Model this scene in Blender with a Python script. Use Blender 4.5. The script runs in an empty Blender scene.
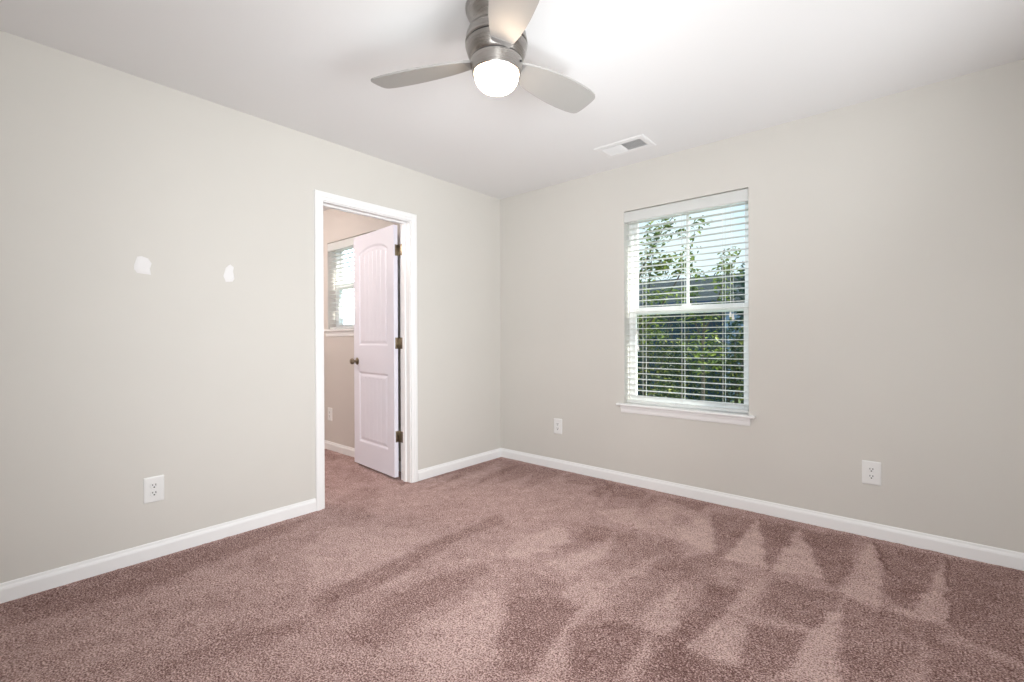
import bpy, bmesh, math, random
import numpy as np
from mathutils import Vector, Matrix

S = bpy.context.scene
C = S.collection
PI = math.pi

# ------------------------------------------------------------------ camera
F_PX, YAW, PITCH, ROLL = 462.41, 0.707807, -0.004009, -0.003790
cam_data = bpy.data.cameras.new('camera')
cam = bpy.data.objects.new('camera', cam_data)
C.objects.link(cam)
cam_data.sensor_fit = 'HORIZONTAL'
cam_data.sensor_width = 36.0
cam_data.lens = F_PX / 1024 * 36.0
cam_data.clip_start = 0.02
cam_data.clip_end = 200
_f = Vector((-math.sin(YAW) * math.cos(PITCH), math.cos(YAW) * math.cos(PITCH), math.sin(PITCH)))
_r = Vector((math.cos(YAW), math.sin(YAW), 0))
_u = _r.cross(_f)
_r2 = _r * math.cos(ROLL) + _u * math.sin(ROLL)
_u2 = -_r * math.sin(ROLL) + _u * math.cos(ROLL)
M = Matrix.Identity(4)
for i in range(3):
    M[i][0], M[i][1], M[i][2] = _r2[i], _u2[i], -_f[i]
M[0][3], M[1][3], M[2][3] = 2.9391, -3.26798, 1.11467
cam.matrix_world = M
S.camera = cam

# ------------------------------------------------------------------ colour management
S.view_settings.view_transform = 'Standard'
S.view_settings.look = 'None'
S.view_settings.exposure = 0.22
S.view_settings.gamma = 1.0
S.view_settings.use_curve_mapping = False

# ------------------------------------------------------------------ sky
W = bpy.data.worlds.new('sky')
S.world = W
W.use_nodes = True
nt = W.node_tree
bg = nt.nodes['Background']
tc = nt.nodes.new('ShaderNodeTexCoord')
noi = nt.nodes.new('ShaderNodeTexNoise')
noi.inputs['Scale'].default_value = 3.0
noi.inputs['Detail'].default_value = 6.0
rmp = nt.nodes.new('ShaderNodeValToRGB')
rmp.color_ramp.elements[0].position = 0.40
rmp.color_ramp.elements[0].color = (0.44, 0.71, 0.96, 1)
rmp.color_ramp.elements[1].position = 0.66
rmp.color_ramp.elements[1].color = (0.80, 0.91, 1.0, 1)
nt.links.new(tc.outputs['Generated'], noi.inputs['Vector'])
nt.links.new(noi.outputs['Fac'], rmp.inputs['Fac'])
nt.links.new(rmp.outputs['Color'], bg.inputs['Color'])
# sky strength raised in the west to overexpose the next room's window
dot = nt.nodes.new('ShaderNodeVectorMath')
dot.operation = 'DOT_PRODUCT'
dot.inputs[1].default_value = (-0.94, 0.34, 0.0)
nt.links.new(tc.outputs['Generated'], dot.inputs[0])
west_boost = nt.nodes.new('ShaderNodeMapRange')
west_boost.interpolation_type = 'SMOOTHSTEP'
west_boost.inputs['From Min'].default_value = 0.80
west_boost.inputs['From Max'].default_value = 0.97
west_boost.inputs['To Min'].default_value = 1.08
west_boost.inputs['To Max'].default_value = 10.0
nt.links.new(dot.outputs['Value'], west_boost.inputs['Value'])
nt.links.new(west_boost.outputs['Result'], bg.inputs['Strength'])


def light(name, kind, loc, energy, color=(1, 1, 1), target=None, **kw):
    d = bpy.data.lights.new(name, kind)
    d.energy = energy
    d.color = color
    for k, v in kw.items():
        setattr(d, k, v)
    o = bpy.data.objects.new(name, d)
    o.location = loc
    if target is not None:
        o.rotation_euler = (Vector(target) - Vector(loc)).to_track_quat('-Z', 'Y').to_euler()
    C.objects.link(o)
    return o


# sun from the right, almost in line with the window wall: it lights the garden and only grazes the window recess
light('sun', 'SUN', (9, 3.0, 8), 7.5, (1.0, 0.96, 0.88), target=(0, 0.15, 0), angle=0.02)


def portal(name, x0, x1, z0, z1, y):
    d = bpy.data.lights.new(name, 'AREA')
    d.shape = 'RECTANGLE'
    d.size, d.size_y = x1 - x0, z1 - z0
    d.cycles.is_portal = True
    o = bpy.data.objects.new(name, d)
    o.location = ((x0 + x1) / 2, y, (z0 + z1) / 2)
    o.rotation_euler = (-PI / 2, 0, 0)
    C.objects.link(o)


portal('bedroom_window_portal', 1.27, 2.17, 0.6, 2.1, 0.175)
portal('bathroom_window_portal', -1.57, -0.65, 1.2, 2.1, -0.73)
# photographer's flash on a stand out of frame at the right, bounced off the ceiling
light('bounce_flash', 'SPOT', (3.20, -1.50, 0.55), 90, (0.945, 0.975, 1.0), target=(2.25, -0.95, 2.44),
      spot_size=math.radians(86), spot_blend=1.0, shadow_soft_size=0.25)
# unseen fill lamp added behind the camera, bounced off the ceiling and the walls there
light('rear_bounce_fill', 'SPOT', (2.6, -3.40, 1.45), 38, (0.945, 0.975, 1.0), target=(2.2, -3.2, 2.44),
      spot_size=math.radians(150), spot_blend=1.0, shadow_soft_size=0.25)
# unseen lamp added at the right, in place of window light on the doorway wall
light('doorway_wall_fill', 'SPOT', (3.25, -2.15, 1.35), 195, (0.95, 0.98, 1.0), target=(0.0, -1.55, 1.45),
      spot_size=math.radians(115), spot_blend=1.0, shadow_soft_size=0.5)
# soft unseen lamp added beside the camera to brighten towards the far corner
light('camera_side_fill', 'SPOT', (3.15, -3.45, 1.55), 210, (0.95, 0.98, 1.0), target=(1.6, -0.6, 0.9),
      spot_size=math.radians(125), spot_blend=1.0, shadow_soft_size=0.55)
# the lamp of the next room
light('next_room_lamp', 'POINT', (-1.5, -2.3, 2.2), 42, (1.0, 0.90, 0.84), shadow_soft_size=0.12)


# ------------------------------------------------------------------ helpers
def mat(name, color, rough=0.6, metal=0.0, bump=None, var=None, spec=0.5, sheen=0.0, coat=0.0):
    """Principled material; bump=(scale, strength, distance), var=(scale, amount) a gentle colour variation."""
    m = bpy.data.materials.new(name)
    m.use_nodes = True
    n = m.node_tree.nodes
    l = m.node_tree.links
    p = n['Principled BSDF']
    p.inputs['Base Color'].default_value = (*color, 1)
    p.inputs['Roughness'].default_value = rough
    p.inputs['Metallic'].default_value = metal
    p.inputs['Specular IOR Level'].default_value = spec
    p.inputs['Sheen Weight'].default_value = sheen
    p.inputs['Coat Weight'].default_value = coat
    t = n.new('ShaderNodeTexCoord')
    if bump:
        no = n.new('ShaderNodeTexNoise')
        no.inputs['Scale'].default_value = bump[0]
        no.inputs['Detail'].default_value = 3
        b = n.new('ShaderNodeBump')
        b.inputs['Strength'].default_value = bump[1]
        b.inputs['Distance'].default_value = bump[2]
        l.new(t.outputs['Object'], no.inputs['Vector'])
        l.new(no.outputs['Fac'], b.inputs['Height'])
        l.new(b.outputs['Normal'], p.inputs['Normal'])
    if var:
        no = n.new('ShaderNodeTexNoise')
        no.inputs['Scale'].default_value = var[0]
        no.inputs['Detail'].default_value = 4
        r = n.new('ShaderNodeValToRGB')
        r.color_ramp.elements[0].position = 0.3
        r.color_ramp.elements[1].position = 0.7
        r.color_ramp.elements[0].color = (*[c * (1 - var[1]) for c in color], 1)
        r.color_ramp.elements[1].color = (*[min(1, c * (1 + var[1])) for c in color], 1)
        l.new(t.outputs['Object'], no.inputs['Vector'])
        l.new(no.outputs['Fac'], r.inputs['Fac'])
        l.new(r.outputs['Color'], p.inputs['Base Color'])
    return m


def obj(name, bm, m, parent=None, smooth=False):
    me = bpy.data.meshes.new(name)
    bm.normal_update()
    bm.to_mesh(me)
    bm.free()
    o = bpy.data.objects.new(name, me)
    C.objects.link(o)
    if m is not None:
        me.materials.append(m)
    if smooth:
        for p in me.polygons:
            p.use_smooth = True
        try:
            me.set_sharp_from_angle(angle=math.radians(38))
        except Exception:
            pass
    if parent is not None:
        o.parent = parent
    return o


def tag(o, label=None, cat=None, group=None, kind=None):
    if label:
        o['label'] = label
    if cat:
        o['category'] = cat
    if group:
        o['group'] = group
    if kind:
        o['kind'] = kind
    return o


def empty(name, loc=(0, 0, 0), rz=0.0):
    o = bpy.data.objects.new(name, None)
    o.empty_display_size = 0.1
    o.location = loc
    o.rotation_euler = (0, 0, rz)
    C.objects.link(o)
    return o


def box(bm, x0, x1, y0, y1, z0, z1, bev=0.0, seg=2):
    r = bmesh.ops.create_cube(bm, size=1.0)
    vs = r['verts']
    for v in vs:
        v.co = Vector(((x0 + x1) / 2 + v.co.x * (x1 - x0), (y0 + y1) / 2 + v.co.y * (y1 - y0),
                       (z0 + z1) / 2 + v.co.z * (z1 - z0)))
    if bev > 0:
        es = list({e for v in vs for e in v.link_edges})
        bmesh.ops.bevel(bm, geom=es, offset=bev, segments=seg, affect='EDGES', profile=0.5)
    return bm


def tube(bm, pts, r, n=8, cap=True):
    """A round tube along a polyline; r is one radius or one per point."""
    pts = [Vector(p) for p in pts]
    rings = []
    rr = r if isinstance(r, (list, tuple)) else [r] * len(pts)
    up = None
    for i, p in enumerate(pts):
        d = (pts[min(i + 1, len(pts) - 1)] - pts[max(i - 1, 0)]).normalized()
        if up is None:
            up = Vector((0, 0, 1)) if abs(d.z) < 0.9 else Vector((1, 0, 0))
        a = d.cross(up)
        a = a.normalized() if a.length > 1e-6 else Vector((0, 1, 0))
        b = d.cross(a).normalized()
        rings.append([bm.verts.new(p + (a * math.cos(2 * PI * k / n) + b * math.sin(2 * PI * k / n)) * rr[i]) for k in range(n)])
    for i in range(len(rings) - 1):
        for k in range(n):
            bm.faces.new((rings[i][k], rings[i][(k + 1) % n], rings[i + 1][(k + 1) % n], rings[i + 1][k]))
    if cap:
        bm.faces.new(rings[0][::-1])
        bm.faces.new(rings[-1])
    bmesh.ops.recalc_face_normals(bm, faces=bm.faces)
    return bm


def lathe(bm, prof, n=48, mtx=None):
    """Revolve (radius, z) pairs about z; mtx moves the result."""
    mtx = mtx or Matrix.Identity(4)
    rings = []
    for r, z in prof:
        if r < 1e-6:
            rings.append([bm.verts.new(mtx @ Vector((0, 0, z)))])
        else:
            rings.append([bm.verts.new(mtx @ Vector((r * math.cos(2 * PI * k / n), r * math.sin(2 * PI * k / n), z))) for k in range(n)])
    new = []
    for a, b in zip(rings, rings[1:]):
        for k in range(n):
            k2 = (k + 1) % n
            if len(a) == 1 and len(b) == 1:
                continue
            if len(a) == 1:
                new.append(bm.faces.new((a[0], b[k2], b[k])))
            elif len(b) == 1:
                new.append(bm.faces.new((a[k], a[k2], b[0])))
            else:
                new.append(bm.faces.new((a[k], a[k2], b[k2], b[k])))
    bmesh.ops.recalc_face_normals(bm, faces=new)
    return bm


def panel(bm, fn, us, vs, holes, t):
    """A flat wall slab of thickness t with rectangular holes; fn(u, v, w) gives the point."""
    u = sorted({us[0], us[1], *[h[0] for h in holes], *[h[1] for h in holes]})
    v = sorted({vs[0], vs[1], *[h[2] for h in holes], *[h[3] for h in holes]})
    u = [a for a in u if us[0] <= a <= us[1]]
    v = [a for a in v if vs[0] <= a <= vs[1]]

    def solid(i, j):
        if i < 0 or j < 0 or i >= len(u) - 1 or j >= len(v) - 1:
            return False
        cu, cv = (u[i] + u[i + 1]) / 2, (v[j] + v[j + 1]) / 2
        return not any(h[0] < cu < h[1] and h[2] < cv < h[3] for h in holes)
    cache = {}

    def V(a, b, w):
        k = (a, b, w)
        if k not in cache:
            cache[k] = bm.verts.new(fn(a, b, w))
        return cache[k]
    fs = []
    for i in range(len(u) - 1):
        for j in range(len(v) - 1):
            if not solid(i, j):
                continue
            a, b, c, d = u[i], u[i + 1], v[j], v[j + 1]
            fs.append(bm.faces.new((V(a, c, 0), V(b, c, 0), V(b, d, 0), V(a, d, 0))))
            fs.append(bm.faces.new((V(a, c, t), V(a, d, t), V(b, d, t), V(b, c, t))))
            for (di, dj, p, q) in ((-1, 0, (a, c), (a, d)), (1, 0, (b, c), (b, d)), (0, -1, (a, c), (b, c)), (0, 1, (a, d), (b, d))):
                if not solid(i + di, j + dj):
                    fs.append(bm.faces.new((V(*p, 0), V(*q, 0), V(*q, t), V(*p, t))))
    bmesh.ops.recalc_face_normals(bm, faces=fs)
    return bm


def sweep(bm, stations, close=True):
    """Loft a list of equal-length point rings (profiles), capped at both ends."""
    rings = [[bm.verts.new(p) for p in s] for s in stations]
    n = len(rings[0])
    fs = []
    for a, b in zip(rings, rings[1:]):
        for k in range(n if close else n - 1):
            fs.append(bm.faces.new((a[k], a[(k + 1) % n], b[(k + 1) % n], b[k])))
    if close:
        fs.append(bm.faces.new(rings[0][::-1]))
        fs.append(bm.faces.new(rings[-1]))
    bmesh.ops.recalc_face_normals(bm, faces=fs)
    return bm


# ------------------------------------------------------------------ materials
m_wall = mat('wall_paint_greige', (0.635, 0.615, 0.575), 0.62, bump=(260, 0.10, 0.002), var=(1.3, 0.015))
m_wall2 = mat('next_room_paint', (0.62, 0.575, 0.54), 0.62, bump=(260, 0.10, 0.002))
m_ceil = mat('ceiling_paint_white', (0.80, 0.80, 0.80), 0.9, bump=(150, 0.12, 0.002))
m_trim = mat('trim_paint_white', (0.86, 0.86, 0.86), 0.32, bump=(90, 0.03, 0.001))
m_door = mat('door_white_cool_cast', (0.79, 0.775, 0.85), 0.38, bump=(140, 0.05, 0.001))  # white paint with the cool cast of the light mixed into its colour
m_vinyl = mat('window_vinyl_white', (0.92, 0.92, 0.92), 0.35)
m_slat = mat('blind_white', (0.92, 0.92, 0.91), 0.45)
_n, _l = m_slat.node_tree.nodes, m_slat.node_tree.links
_t = _n.new('ShaderNodeBsdfTranslucent')             # translucency added to make the slats brighter
_t.inputs['Color'].default_value = (0.92, 0.92, 0.91, 1)
_m = _n.new('ShaderNodeMixShader')
_m.inputs[0].default_value = 0.5
_l.new(_n['Principled BSDF'].outputs[0], _m.inputs[1])
_l.new(_t.outputs[0], _m.inputs[2])
_l.new(_m.outputs[0], _n['Material Output'].inputs['Surface'])
m_plate = mat('outlet_plastic_white', (0.80, 0.80, 0.79), 0.35)
m_dark = mat('dark_slot', (0.03, 0.03, 0.03), 0.7)
m_bronze = mat('aged_bronze', (0.27, 0.225, 0.165), 0.36, metal=1.0, var=(40, 0.25))
m_brass = mat('antique_brass', (0.24, 0.195, 0.14), 0.28, metal=1.0, var=(60, 0.2))
m_spackle = mat('spackle_white', (0.80, 0.79, 0.79), 0.85, bump=(60, 0.2, 0.002))
m_duct = mat('duct_grey', (0.42, 0.42, 0.42), 0.8)
m_vent = mat('register_white', (0.82, 0.82, 0.82), 0.45)
m_cord = mat('cord_white', (0.85, 0.85, 0.83), 0.7)


def carpet_material():
    m = bpy.data.materials.new('mauve_cut_pile_carpet')
    m.use_nodes = True
    n, l = m.node_tree.nodes, m.node_tree.links
    p = n['Principled BSDF']
    p.inputs['Roughness'].default_value = 0.95
    p.inputs['Specular IOR Level'].default_value = 0.1
    p.inputs['Sheen Weight'].default_value = 0.08
    p.inputs['Sheen Roughness'].default_value = 0.6
    p.inputs['Sheen Tint'].default_value = (0.9, 0.75, 0.7, 1)
    tcn = n.new('ShaderNodeTexCoord')
    at = n.new('ShaderNodeAttribute')
    at.attribute_name = 'nap'
    tuft = n.new('ShaderNodeTexNoise')
    tuft.inputs['Scale'].default_value = 165
    tuft.inputs['Detail'].default_value = 4
    tuft.inputs['Roughness'].default_value = 0.72
    clump = n.new('ShaderNodeTexNoise')
    clump.inputs['Scale'].default_value = 17
    clump.inputs['Detail'].default_value = 3
    for k in (tuft, clump):
        l.new(tcn.outputs['Object'], k.inputs['Vector'])

    def mth(op, a, b):
        k = n.new('ShaderNodeMath')
        k.operation = op
        for i, v in enumerate((a, b)):
            if isinstance(v, (int, float)):
                k.inputs[i].default_value = v
            else:
                l.new(v, k.inputs[i])
        return k.outputs[0]
    t1 = mth('MULTIPLY', mth('SUBTRACT', tuft.outputs['Fac'], 0.5), 4.8)
    t2 = mth('MULTIPLY', mth('SUBTRACT', clump.outputs['Fac'], 0.5), 0.35)
    v = mth('ADD', mth('ADD', t1, t2), at.outputs['Fac'])
    r = n.new('ShaderNodeValToRGB')
    e = r.color_ramp.elements
    e[0].position, e[0].color = 0.0, (0.115, 0.052, 0.045, 1)
    e[1].position, e[1].color = 1.0, (0.73, 0.54, 0.50, 1)
    k = r.color_ramp.elements.new(0.5)
    k.color = (0.36, 0.222, 0.202, 1)
    l.new(v, r.inputs['Fac'])
    l.new(r.outputs['Color'], p.inputs['Base Color'])
    b = n.new('ShaderNodeBump')
    b.inputs['Strength'].default_value = 0.7
    b.inputs['Distance'].default_value = 0.008
    l.new(tuft.outputs['Fac'], b.inputs['Height'])
    l.new(b.outputs['Normal'], p.inputs['Normal'])
    return m


# ------------------------------------------------------------------ room shell
H = 2.44
X1, Y1 = 3.45, -3.90            # the far corner of the bedroom behind the camera
XB = -2.70                      # far side of the next room
YB = -0.905                     # window wall of the next room
T = 0.118                       # partition thickness
DY0, DY1, DZ = -1.750, -1.055, 2.030   # clear door opening

NAP = [
    (0.75, 0.025, [(2.242,-0.166),(2.418,-0.752),(2.235,-0.805)]),
    (0.75, 0.03, [(2.458,-0.155),(2.641,-0.689),(2.443,-0.795)]),
    (0.6, 0.04, [(1.992,-0.244),(2.17,-0.731),(2.089,-0.874),(2.06,-0.934),(1.905,-0.523)]),
    (-0.55, 0.025, [(1.972,-0.177),(2.231,-0.15),(2.236,-0.786),(2.188,-0.791)]),
    (-0.65, 0.025, [(2.244,-0.113),(2.446,-0.118),(2.431,-0.789)]),
    (-0.65, 0.03, [(2.466,-0.125),(2.7,-0.041),(2.736,-0.532),(2.704,-0.791),(2.647,-0.699)]),
    (-0.4, 0.03, [(2.08,-0.987),(2.169,-0.77),(2.312,-0.808),(2.383,-1.088),(2.295,-1.214),(2.238,-1.102),(2.151,-1.175)]),
    (0.45, 0.03, [(2.239,-0.919),(2.318,-0.852),(2.354,-1.032),(2.273,-1.072)]),
    (-0.55, 0.03, [(2.238,-1.102),(2.386,-1.059),(2.37,-1.423),(2.312,-1.606),(2.25,-1.44),(2.266,-1.313)]),
    (0.5, 0.03, [(2.456,-0.86),(2.453,-1.131),(2.412,-1.237),(2.367,-1.251),(2.402,-0.905)]),
    (-0.6, 0.03, [(2.471,-0.832),(2.722,-0.841),(2.717,-0.978),(2.657,-1.18),(2.46,-1.161)]),
    (0.45, 0.03, [(2.419,-1.23),(2.657,-1.18),(2.664,-1.233),(2.468,-1.277)]),
    (0.7, 0.03, [(2.378,-1.288),(2.464,-1.28),(2.486,-1.493),(2.501,-1.581),(2.342,-1.589)]),
    (-0.45, 0.03, [(2.469,-1.298),(2.659,-1.219),(2.626,-1.569),(2.514,-1.601),(2.49,-1.525)]),
    (0.75, 0.03, [(2.724,-0.914),(2.769,-1.447),(2.626,-1.569),(2.659,-1.219)]),
    (-0.5, 0.03, [(2.727,-0.899),(2.763,-0.794),(2.899,-0.825),(3.054,-0.844),(2.962,-1.296),(2.776,-1.442)]),
    (-0.7, 0.05, [(2.315,-1.612),(2.507,-1.607),(2.579,-1.62),(2.381,-1.788)]),
    (0.75, 0.03, [(2.786,-0.075),(2.851,-0.45),(2.859,-0.687),(2.844,-0.871),(2.702,-0.793)]),
    (-0.7, 0.03, [(2.796,-0.066),(3.079,-0.058),(2.954,-0.801),(2.854,-0.665)]),
    (0.65, 0.03, [(3.068,-0.204),(3.067,-0.43),(3.06,-0.819),(2.946,-0.852),(2.859,-0.835),(2.962,-0.749)]),
    (-0.65, 0.03, [(3.083,-0.073),(3.361,-0.005),(3.243,-0.921),(3.081,-0.881),(3.069,-0.791)]),
    (0.3, 0.012, [(3.084,-0.714),(3.104,-0.74),(3.17,-0.915),(3.239,-0.94),(3.236,-0.975),(3.154,-0.946)]),
    (-0.9, 0.008, [(2.778,-0.019),(2.788,-0.01),(2.874,-0.416),(2.863,-0.425)]),
    (-0.9, 0.008, [(3.079,-0.058),(3.093,-0.064),(3.075,-0.764),(3.065,-0.794)]),
    (0.25, 0.012, [(3.112,-0.048),(3.119,-0.178),(3.096,-0.746),(3.085,-0.756)]),
    (0.65, 0.03, [(2.985,-0.962),(2.994,-1.257),(2.914,-1.337),(2.945,-1.173)]),
    (-0.5, 0.04, [(3.003,-0.947),(3.234,-0.992),(3.223,-1.075),(2.997,-1.266)]),
    (0.5, 0.04, [(1.355,-1.455),(1.299,-1.262),(1.373,-0.97),(1.512,-1.125),(1.46,-1.439),(1.409,-1.517)]),
    (-0.35, 0.05, [(1.523,-1.238),(1.5,-0.864),(1.639,-0.842),(1.713,-1.038),(1.607,-1.315)]),
    (0.5, 0.04, [(1.688,-0.935),(1.732,-1.1),(1.743,-1.431),(1.532,-1.448),(1.574,-1.378)]),
    (-0.4, 0.04, [(1.476,-1.594),(1.583,-1.535),(1.745,-1.517),(1.778,-1.625),(1.657,-1.701),(1.632,-1.774)]),
    (0.55, 0.03, [(1.792,-1.42),(1.929,-1.362),(1.96,-1.594),(1.787,-1.618)]),
    (-0.65, 0.04, [(1.645,-1.738),(1.784,-1.633),(1.917,-1.642),(1.965,-2.066),(1.907,-2.115),(1.629,-1.802)]),
    (0.5, 0.02, [(1.912,-1.635),(1.965,-1.602),(1.955,-1.793),(2.048,-1.948),(2.069,-2.052),(1.988,-2.121)]),
    (-0.6, 0.04, [(2.057,-1.603),(2.19,-1.595),(2.212,-1.825),(2.224,-1.921),(2.113,-2.015),(1.963,-1.787)]),
    (0.6, 0.04, [(2.166,-1.218),(2.262,-1.473),(2.261,-1.575),(2.133,-1.582),(2.137,-1.373)]),
    (0.4, 0.02, [(2.196,-1.629),(2.252,-1.692),(2.24,-1.863),(2.224,-1.921),(2.206,-1.814)]),
    (-0.65, 0.04, [(2.225,-1.605),(2.268,-1.468),(2.386,-1.784),(2.28,-1.873)]),
    (0.35, 0.03, [(1.974,-0.858),(1.984,-1.133),(1.931,-1.389),(1.881,-1.344),(1.946,-1.133)]),
    (-0.3, 0.04, [(1.678,-0.855),(1.952,-0.837),(1.934,-1.109),(1.886,-1.28),(1.787,-1.199)]),
    (-0.3, 0.04, [(2.039,-0.879),(2.159,-1.197),(2.12,-1.436),(2.064,-1.575),(2.008,-1.554),(1.995,-1.156)]),
    (-0.6, 0.035, [(0.959,-1.055),(1.079,-1.167),(1.039,-1.523),(1.1,-1.878),(1.113,-2.16),(1.072,-2.345),(0.99,-2.316),(0.976,-2.077),(0.95,-1.68)]),
    (-0.5, 0.05, [(1.347,-1.604),(1.418,-1.642),(1.435,-1.888),(1.428,-2.09),(1.494,-2.333),(1.348,-2.346),(1.232,-2.112),(1.25,-1.846)]),
    (0.35, 0.05, [(1.332,-1.512),(1.213,-1.683),(1.057,-2.126),(1.163,-2.091),(1.194,-1.766),(1.329,-1.584)]),
    (0.4, 0.06, [(1.566,-1.752),(1.716,-1.87),(1.798,-2.076),(1.794,-2.285),(1.58,-2.328),(1.497,-2.055),(1.517,-1.845)]),
    (0.35, 0.06, [(0.326,-1.849),(0.637,-1.637),(0.906,-1.592),(0.98,-2.011),(0.943,-2.304),(0.487,-2.109)]),
    (-0.3, 0.03, [(0.215,-1.788),(0.221,-1.616),(0.385,-1.591),(0.396,-1.839)]),
    (-0.3, 0.06, [(1.591,-2.251),(1.667,-2.255),(1.657,-2.401),(1.57,-2.475)]),
    (-0.6, 0.05, [(0.013,-3.203),(0.042,-2.633),(0.059,-2.122),(0.074,-1.852),(0.175,-2.025),(0.279,-2.361),(0.314,-2.573),(0.361,-2.795),(0.28,-3.209)]),
    (-0.4, 0.05, [(0.601,-2.593),(0.675,-2.476),(0.789,-2.536),(0.705,-2.678),(0.693,-2.777),(0.612,-2.888),(0.558,-2.847)]),
    (-0.3, 0.05, [(0.319,-2.289),(0.616,-2.286),(0.679,-2.358),(0.537,-2.416)]),
    (-0.35, 0.06, [(0.981,-2.767),(1.016,-2.587),(1.09,-2.398),(1.043,-2.219),(1.132,-2.246),(1.186,-2.444),(1.12,-2.65),(1.14,-2.765),(1.074,-2.895),(0.997,-2.886)]),
    (-0.6, 0.03, [(0.03,-0.079),(0.095,-0.071),(0.19,-0.702),(0.262,-1.082),(0.182,-1.091),(0.191,-0.868),(0.085,-0.647),(0.003,-1.025),(0.012,-1.142),(-0.103,-1.113),(-0.03,-1.019)]),
    (-0.5, 0.03, [(0.286,-0.129),(0.339,-0.127),(0.42,-0.578),(0.44,-0.815),(0.311,-0.531)]),
    (0.3, 0.02, [(0.254,-0.197),(0.266,-0.46),(0.32,-0.823),(0.333,-0.993),(0.23,-1.164),(0.154,-0.993),(0.215,-0.681)]),
    (-0.35, 0.04, [(-0.755,-1.118),(-0.346,-1.149),(-0.192,-1.282),(-0.554,-1.252)]),
    (-0.5, 0.04, [(-1.544,-0.938),(-1.132,-0.998),(-1.071,-1.129),(-1.332,-1.069)]),
    (-0.3, 0.05, [(-0.185,-1.337),(-0.065,-1.297),(0.263,-1.542),(0.203,-1.81),(-0.045,-1.706)]),
    (-0.45, 0.03, [(0.058,-0.079),(0.76,-0.03),(0.797,-0.559),(0.747,-0.676),(0.586,-0.223),(0.541,-0.614)]),
    (-0.5, 0.03, [(0.797,-0.047),(1.233,-0.036),(1.313,-0.481),(1.191,-0.378),(1.144,-0.191),(0.917,-0.3)]),
    (-0.55, 0.03, [(1.127,-0.083),(1.489,-0.056),(1.595,-0.37),(1.434,-0.624),(1.317,-0.272)]),
    (-0.6, 0.03, [(1.527,-0.097),(1.936,-0.054),(1.91,-0.225),(1.639,-0.141),(1.615,-0.414)]),
    (-0.4, 0.03, [(1.814,-0.362),(1.942,-0.364),(1.996,-0.565),(1.879,-0.569)]),
    (0.4, 0.04, [(1.384,-0.286),(1.54,-0.291),(1.66,-0.652),(1.699,-0.284),(1.95,-0.248),(2.147,-0.733),(1.98,-0.754),(1.565,-0.732),(1.431,-0.683)]),
    (-0.3, 0.05, [(1.34,-0.921),(1.602,-0.801),(1.787,-0.786),(1.795,-0.99),(1.553,-1.112)]),
    (-0.3, 0.03, [(1.854,-0.73),(2.086,-0.745),(2.153,-1.016),(2.004,-1.142)]),
]

rng = np.random.default_rng(5)


def smooth_noise(x, y, cell, seed):
    g = np.random.default_rng(seed).random((96, 96))
    u, v = x / cell + 40.3, y / cell + 40.7
    i, j = np.floor(u).astype(int), np.floor(v).astype(int)
    a, b = u - i, v - j
    a, b = a * a * (3 - 2 * a), b * b * (3 - 2 * b)
    i, j = i % 95, j % 95
    return g[i, j] * (1 - a) * (1 - b) + g[i + 1, j] * a * (1 - b) + g[i, j + 1] * (1 - a) * b + g[i + 1, j + 1] * a * b - 0.5


def poly_weight(x, y, pts, soft):
    """1 inside the polygon, fading to 0 over `soft` metres around its edge."""
    inside = np.zeros(x.shape, bool)
    dist = np.full(x.shape, 1e9)
    n = len(pts)
    for k in range(n):
        (x0, y0), (x1, y1) = pts[k], pts[(k + 1) % n]
        cr = (y0 > y) != (y1 > y)
        if y1 != y0:
            inside ^= cr & (x < (x1 - x0) * (y - y0) / (y1 - y0) + x0)
        dx, dy = x1 - x0, y1 - y0
        t = np.clip(((x - x0) * dx + (y - y0) * dy) / (dx * dx + dy * dy + 1e-12), 0, 1)
        dist = np.minimum(dist, np.hypot(x - x0 - t * dx, y - y0 - t * dy))
    sd = np.where(inside, dist, -dist)
    w = np.clip(sd / (2 * soft) + 0.5, 0, 1)
    return w * w * (3 - 2 * w)


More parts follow.
